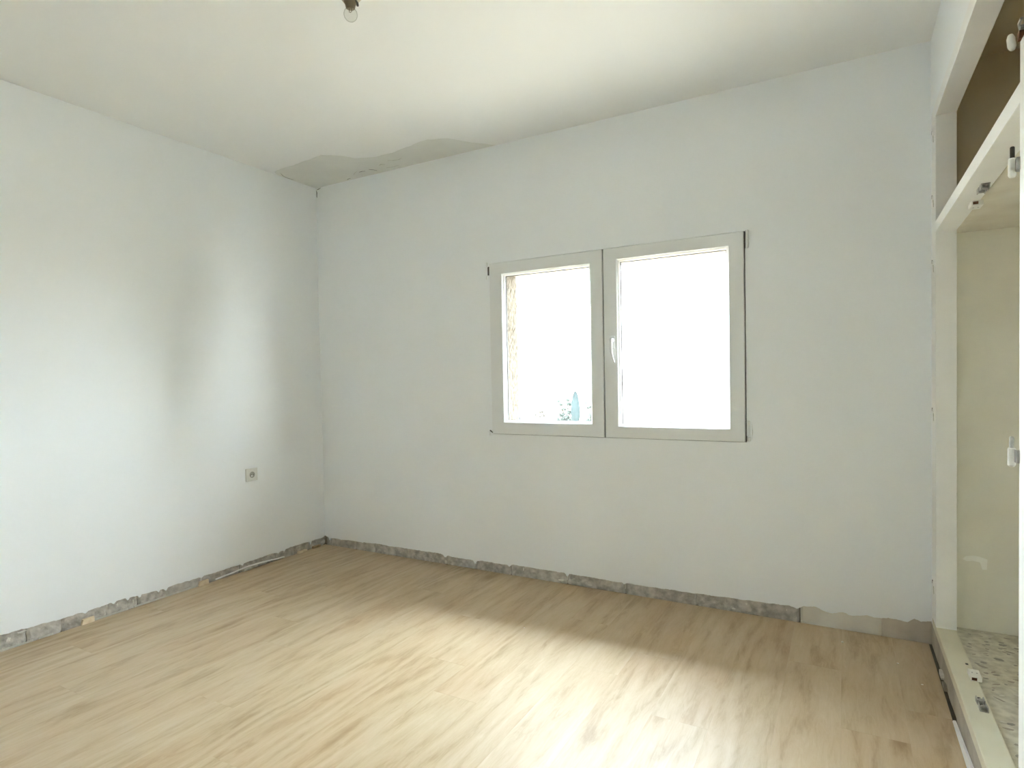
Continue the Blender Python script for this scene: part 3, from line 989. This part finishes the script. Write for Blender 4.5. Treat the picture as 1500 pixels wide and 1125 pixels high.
# pale rubbed patch on the wardrobe end wall
bm = bmesh.new()
pts = [(3.70, .405), (3.712, .418), (3.735, .423), (3.755, .421), (3.781, .413), (3.779, .372), (3.765, .370), (3.757, .398), (3.735, .402), (3.715, .398)]
f = [bm.verts.new((a, YE - .0006, b)) for a, b in pts]
g = [bm.verts.new((a, YE + .001, b)) for a, b in pts]
bm.faces.new(f)
for i in range(len(f)):
    bm.faces.new((f[i], f[(i + 1) % len(f)], g[(i + 1) % len(f)], g[i]))
bmesh.ops.triangulate(bm, faces=[q for q in bm.faces if len(q.verts) > 4])
wp('rubbed_patch', bm, mat('pale_rubbed_plaster', (0.93, 0.925, 0.86), 0.85, 0.2, n_amt=0.05, n_scale=30))

# ------------------------------------------------------------------ socket on the left wall
sock = empty('power_socket', 'grey-white power socket low on the left wall near the corner', 'socket', (0, -.599, .594))
bm = bmesh.new()
box(bm, 0.0, .011, -.0415, .0415, -.0405, .0405, bev=.004)
from_bm('cover_plate', bm, M_SOCKET, sock)
bm = bmesh.new()
prof = [(.0255, .0108), (.0255, .0125), (.0215, .0128), (.0205, .0122)]
lathe(bm, prof, 28, 'x')
from_bm('socket_ring', bm, M_SOCKET, sock)
bm = bmesh.new()
lathe(bm, [(.0195, .0118), (.0195, .01295), (.0192, .0130)], 28, 'x')
well = from_bm('socket_well', bm, M_SOCKIN, sock)
bm = bmesh.new()
lathe(bm, [(.0042, .0128), (.0042, .0148), (.002, .0152)], 12, 'x', (0, -.004, -.007))
from_bm('pin_hole_shutter', bm, M_BEAD, well)
for dy in (-.0095, .0095):
    bm = bmesh.new(); lathe(bm, [(.0026, .0129), (.0026, .0134)], 10, 'x', (0, dy, 0)); from_bm('pin_hole', bm, M_GASKET, well)

# ------------------------------------------------------------------ ceiling lamp
LX, LY = 1.797, -1.505
lamp = empty('ceiling_lamp', 'bare clear glass bulb in a brown holder on the ceiling', 'lamp', (LX, LY, H))
bm = bmesh.new()
lathe(bm, [(.062, 0), (.060, -.012), (.052, -.030), (.036, -.050), (.025, -.064)], 24)
from_bm('canopy', bm, M_CANOPY, lamp, smooth=True)
bm = bmesh.new()
lathe(bm, [(.0235, -.058), (.0215, -.068), (.0175, -.076), (.0155, -.086)], 20)
from_bm('bulb_holder', bm, M_BAKE, lamp, smooth=True)
bm = bmesh.new()
prof = [(.012, -.084), (.014, -.088)]
for i in range(13):
    a = math.pi * (0.22 + 0.78 * i / 12)
    prof.append((max(.0008, .0235 * math.sin(a)), -.108 + .0235 * math.cos(a)))
lathe(bm, prof, 24)
bulb = from_bm('bulb', bm, M_BULB, lamp, smooth=True)
bm = bmesh.new()
tube(bm, [(-.004, 0, -.086), (-.006, 0, -.098), (0, 0, -.101), (.006, 0, -.098), (.004, 0, -.086)], .0012, 6)
from_bm('filament_support', bm, M_DARKMETAL, bulb)
bm = bmesh.new()
tube(bm, [(.020, .004, -.062), (.027, .006, -.074), (.027, .007, -.084)], [.003, .004, .004], 8)
from_bm('holder_screw', bm, M_DARKMETAL, lamp)

# ------------------------------------------------------------------ small things along the walls
def wedge(y, l, h, d, material, label, x=0.006, z=0.0005, rot=0.0, tip=.6):
    bm = bmesh.new()
    v = [bm.verts.new(c) for c in ((-.004, -l / 2, 0), (d, -l / 2, 0), (d, l / 2, 0), (-.004, l / 2, 0),
                                   (-.004, -l / 2 + .006, h), (d - .001, -l / 2 + .008, h * .92), (d - .001, l / 2 - .001, h), (-.004, l / 2, h * tip + h * (1 - tip)))]
    for f in ((0, 3, 2, 1), (4, 5, 6, 7), (0, 1, 5, 4), (1, 2, 6, 5), (2, 3, 7, 6), (3, 0, 4, 7)):
        bm.faces.new([v[i] for i in f])
    bmesh.ops.bevel(bm, geom=bm.edges[:], offset=.0008, segments=1, affect='EDGES')
    o = from_bm('wooden_wedge', bm, material)
    o.location = (x, y, z)
    o.rotation_euler = (0, 0, rot)
    return tag(o, label, 'wedge', 'wooden spacer wedges along the left wall')
wedge(-1.556, .058, .027, .010, M_WEDGE, 'pale pine spacer wedge at the foot of the left wall, nearest of the row')
wedge(-.945, .060, .026, .010, M_WEDGE, 'pinewood spacer wedge on the left wall skirting line, just nearer than the white film')
wedge(-.225, .080, .012, .020, M_WEDGE, 'flat light spacer wedge lying on the floor near the far corner', rot=.12)
wedge(-.095, .070, .014, .016, M_WEDGE2, 'dark brown spacer wedge closest to the far corner')
wedge(-.655, .060, .013, .014, M_FOAM, 'greyish white spacer wedge tucked beneath the curling film strip', x=.004)
# white film strip curling up between the wedges
pts = []
for i in range(25):
    t = i / 24
    y = -.865 + .50 * t
    pts.append((.0045 + .004 * math.sin(t * math.pi), y, .006 + .016 * math.sin(math.pi * t) ** 1.3 + .003 * nz(t * 6, 1)))
bm = bmesh.new()
rows = [[bm.verts.new((x + .005, y, z - .0026)), bm.verts.new((x - .003, y, z - .002)), bm.verts.new((x - .0045, y, z + .0034)), bm.verts.new((x + .003, y, z + .0030))] for x, y, z in pts]
for a, b in zip(rows, rows[1:]):
    for k in range(4):
        bm.faces.new((a[k], a[(k + 1) % 4], b[(k + 1) % 4], b[k]))
bm.faces.new(rows[0][::-1]); bm.faces.new(rows[-1])
film = from_bm('underlay_film', bm, M_FOAMW)
tag(film, 'thin white strip of underlay film curling up along the left wall', 'strip')

def crumb(x, y, s, label, seed, flat=.6):
    rr = random.Random(seed)
    bm = bmesh.new()
    bmesh.ops.create_icosphere(bm, subdivisions=1, radius=1)
    for v in bm.verts:
        v.co *= .8 + .4 * rr.random()
        v.co = Vector((v.co.x * s, v.co.y * s * .85, max(-.5, v.co.z) * s * flat))
    o = from_bm('plaster_crumb', bm, M_FOAMW)
    o.location = (x, y, s * flat * .5)
    return tag(o, label, 'crumb', 'plaster crumbs on the laminate floor')
crumb(3.272, -.156, .0055, 'round white plaster crumb on the floor below the beige filler patch', 1, .9)
crumb(3.467, -.271, .0050, 'flat white plaster crumb in the shaded floor near the wardrobe', 2, .4)
crumb(3.534, -.422, .0042, 'smallest pale crumb on the floor beside the wardrobe kick board', 3, .4)
crumb(1.968, -.640, .0040, 'tiny pale crumb alone on the floor in front of the window', 4, .5)

# ------------------------------------------------------------------ outside
bm = bmesh.new()
vs = [bm.verts.new(c) for c in ((-500, -200, -3.2), (500, -200, -3.2), (500, 800, -3.2), (-500, 800, -3.2))]
bm.faces.new(vs)
ground = from_bm('ground', bm, M_GROUND)
tag(ground, 'pale dry open ground outside below the window', 'ground', kind='structure')


def foliage(bm, c, rad, n, size, rr, shell=.45):
    for _ in range(n):
        d = Vector((rr.gauss(0, 1), rr.gauss(0, 1), rr.gauss(0, 1))).normalized()
        q = shell + (1 - shell) * rr.random()
        p = Vector(c) + Vector((d.x * rad[0], d.y * rad[1], d.z * rad[2])) * q
        a = Vector((rr.gauss(0, 1), rr.gauss(0, 1), rr.gauss(0, 1))).normalized()
        b = a.cross(d).normalized() if abs(a.dot(d)) < .99 else Vector((1, 0, 0))
        s = size * (.6 + .8 * rr.random())
        t = bm.verts.new(p + a * s)
        l = bm.verts.new(p + b * s * .5)
        u = bm.verts.new(p - a * s)
        r = bm.verts.new(p - b * s * .5)
        bm.faces.new((t, l, u, r))

# cypress
cy = empty('cypress_tree', 'slim dark blue-green cypress seen through the left window pane', 'tree', (-17.2, 45, -3.2))
rr = random.Random(5)
bm = bmesh.new()
lathe(bm, [(.08, 0), (.06, .5)], 10)
from_bm('trunk', bm, M_BARK, cy)
bm = bmesh.new()
rings = []
prof = [(.14, .35), (.33, .6), (.41, 1.1), (.40, 1.6), (.36, 2.1), (.29, 2.5), (.21, 2.8), (.11, 2.97), (.02, 3.02)]
for r, h in prof:
    rings.append([bm.verts.new(((r + .03 * nz(k * 1.3, h * 5)) * math.cos(2 * math.pi * k / 18), (r + .03 * nz(k * 1.9, h * 4)) * math.sin(2 * math.pi * k / 18), h)) for k in range(18)])
for a, b in zip(rings, rings[1:]):
    for k in range(18):
        bm.faces.new((a[k], a[(k + 1) % 18], b[(k + 1) % 18], b[k]))
bm.faces.new(rings[0][::-1]); bm.faces.new(rings[-1])
for _ in range(900):
    i = rr.random() * (len(prof) - 1.01)
    k = int(i); t = i - k
    r = prof[k][0] * (1 - t) + prof[k + 1][0] * t
    h = prof[k][1] * (1 - t) + prof[k + 1][1] * t
    a = rr.random() * 2 * math.pi
    p = Vector((math.cos(a) * r, math.sin(a) * r, h))
    o_ = Vector((math.cos(a) * .035, math.sin(a) * .035, .10))
    s = Vector((-math.sin(a), math.cos(a), 0)) * .025
    vv = [bm.verts.new(q) for q in (p - s, p + s, p + o_)]
    bm.faces.new(vv)
from_bm('crown', bm, M_CYP, cy)


def bush_tree(name, label, base, clumps, leafmat, size, seed, cat='tree', group=None, trunk_to=None, per=120):
    t = empty(name, label, cat, base, group)
    rr = random.Random(seed)
    bm = bmesh.new()
    for (x, y, z, r) in clumps:
        tube(bm, [(0, 0, 0), (x * .35, y * .35, z * .5), (x, y, z)], [.07, .045, .012], 6)
    from_bm('branches', bm, M_BARK, t)
    bm = bmesh.new()
    for (x, y, z, r) in clumps:
        foliage(bm, (x, y, z), (r, r, r * .8), per, size, rr, .2)
    f = from_bm('foliage', bm, leafmat, t)
    f['kind'] = 'stuff'
    return t
bush_tree('olive_tree', 'pale loose tree left of the cypress, seen through the left pane', (-18.3, 45.5, -3.2),
          [(-.75, 0, 2.25, .16), (-.55, .1, 1.95, .22), (.15, 0, 2.35, .2), (.3, 0, 2.0, .3), (-.2, 0, 1.55, .35), (-.5, 0, 1.0, .4), (.3, 0, 1.3, .4), (.1, 0, .8, .5), (.35, .1, .5, .5), (-.9, 0, .55, .35), (-.3, 0, .6, .45)], M_LEAF, .085, 3, group='trees beyond the window', per=210)
bush_tree('olive_tree', 'pale loose tree right of the cypress, half behind the middle stile', (-15.9, 45.5, -3.2),
          [(-.55, 0, 2.1, .15), (.05, 0, 2.5, .22), (.3, 0, 2.7, .22), (-.25, 0, 1.7, .25), (.2, 0, 1.9, .3), (.4, 0, 1.3, .4), (-.1, 0, 1.0, .3), (-.3, 0, .6, .35), (.5, 0, .7, .5)], M_LEAF, .085, 4, group='trees beyond the window', per=210)
bush_tree('dry_shrub', 'faint dry brownish shrub behind the far railing', (-21.2, 46, -3.2),
          [(-.4, 0, .95, .3), (0, 0, 1.2, .3), (.3, 0, 1.25, .25), (.5, 0, .9, .3), (-.8, 0, .8, .25), (.1, 0, .75, .4)], M_DRY, .08, 6, cat='shrub', per=90)
bush_tree('bare_tree', 'sparse pale tree top low in the right window pane', (-8.6, 45, -3.2),
          [(-1.9, 0, 1.4, .12), (-1.75, 0, .9, .16), (-1.0, 0, 1.35, .12), (-.75, 0, .95, .18), (-.1, 0, 1.1, .16), (.15, 0, .75, .2), (.6, 0, 1.0, .14), (.75, 0, .7, .2), (1.25, 0, .75, .2), (1.6, 0, .9, .12)], mat('thin_bare_twigs', (0.026, 0.028, 0.027), 0.9, 0.1, n_amt=0.2), .05, 8, group='trees beyond the window', per=40)

# railing curving away and down a garden stair outside, left
rl = empty('outdoor_railing', 'white handrail on short grey posts, curving down outside the left pane', 'railing', (-5.1, 12, -3.2))
RP = [(-4.81, 11.5, .145), (-4.975, 12.0, .103), (-5.118, 12.6, .051), (-5.354, 13.4, -.016), (-5.65, 14.4, -.108), (-5.976, 15.4, -.209), (-6.312, 16.4, -.324), (-6.68, 17.5, -.452), (-7.161, 19.0, -.656)]
RP = [Vector(p) - Vector((-5.1, 12, -3.2)) for p in RP]
bm = bmesh.new()
tube(bm, [p - Vector((0, 0, .025)) for p in RP], .026, 8)
from_bm('handrail', bm, M_FACADE, rl)
def on_rail(t):
    k = min(int(t), len(RP) - 2)
    return RP[k].lerp(RP[k + 1], t - k)
for i, t in enumerate((1.5, 2.9, 3.9, 4.8, 5.6, 6.35, 7.1, 7.8)):
    q = on_rail(t)
    bm = bmesh.new()
    w = .035 if i else .075
    box(bm, q.x - w / 2, q.x + w / 2, q.y - .02, q.y + .02, 0, q.z - .045)
    from_bm('post', bm, M_RAILM, rl)

# unseen house added to the right; its pale roof throws the left-wall light streak
nh = empty('added_bounce_house', 'pale-roofed house added out of view to the right, bouncing light onto the left wall', 'house', (13.6, 3.35, -3.2))
bm = bmesh.new()
box(bm, -1.5, 1.5, -.95, .95, 0, 3.3)
from_bm('house_wall', bm, M_FACADE, nh)
bm = bmesh.new()
y0, y1 = -1.1, 1.1
pr = [(-2.3, 2.5), (0.2, 6.1), (1.9, 3.3), (1.7, 3.1), (0.2, 5.75), (-2.2, 2.3)]
a = [bm.verts.new((x, y0, z)) for x, z in pr]
b = [bm.verts.new((x, y1, z)) for x, z in pr]
n = len(pr)
for i in range(n):
    j = (i + 1) % n
    bm.faces.new((a[i], a[j], b[j], b[i]))
bm.faces.new((a[0], a[1], a[4], a[5])); bm.faces.new((a[1], a[2], a[3], a[4]))
bm.faces.new((b[0], b[5], b[4], b[1])); bm.faces.new((b[1], b[4], b[3], b[2]))
from_bm('roof', bm, M_FACADE, nh)

bush_tree('added_shade_tree', 'dense dark evergreen added out of view beside the added house, cutting light to the left wall', (10.6, 5.25, -3.2),  # unseen tree added to cut the light beside the left-wall streak
          [(0, 0, 1.2, .9), (.3, .3, 2.4, 1.1), (-.3, -.2, 2.9, 1.0), (.1, .2, 3.8, 1.15), (-.2, 0, 4.6, 1.1), (.2, .1, 5.3, 1.0), (0, .2, 6.0, .8), (0, .1, 6.7, .5)],
          mat('evergreen_leaf', (0.07, 0.085, 0.06), 0.9, 0.1, n_amt=0.3, n_scale=2), .22, 21, group='added trees out of view', per=420)
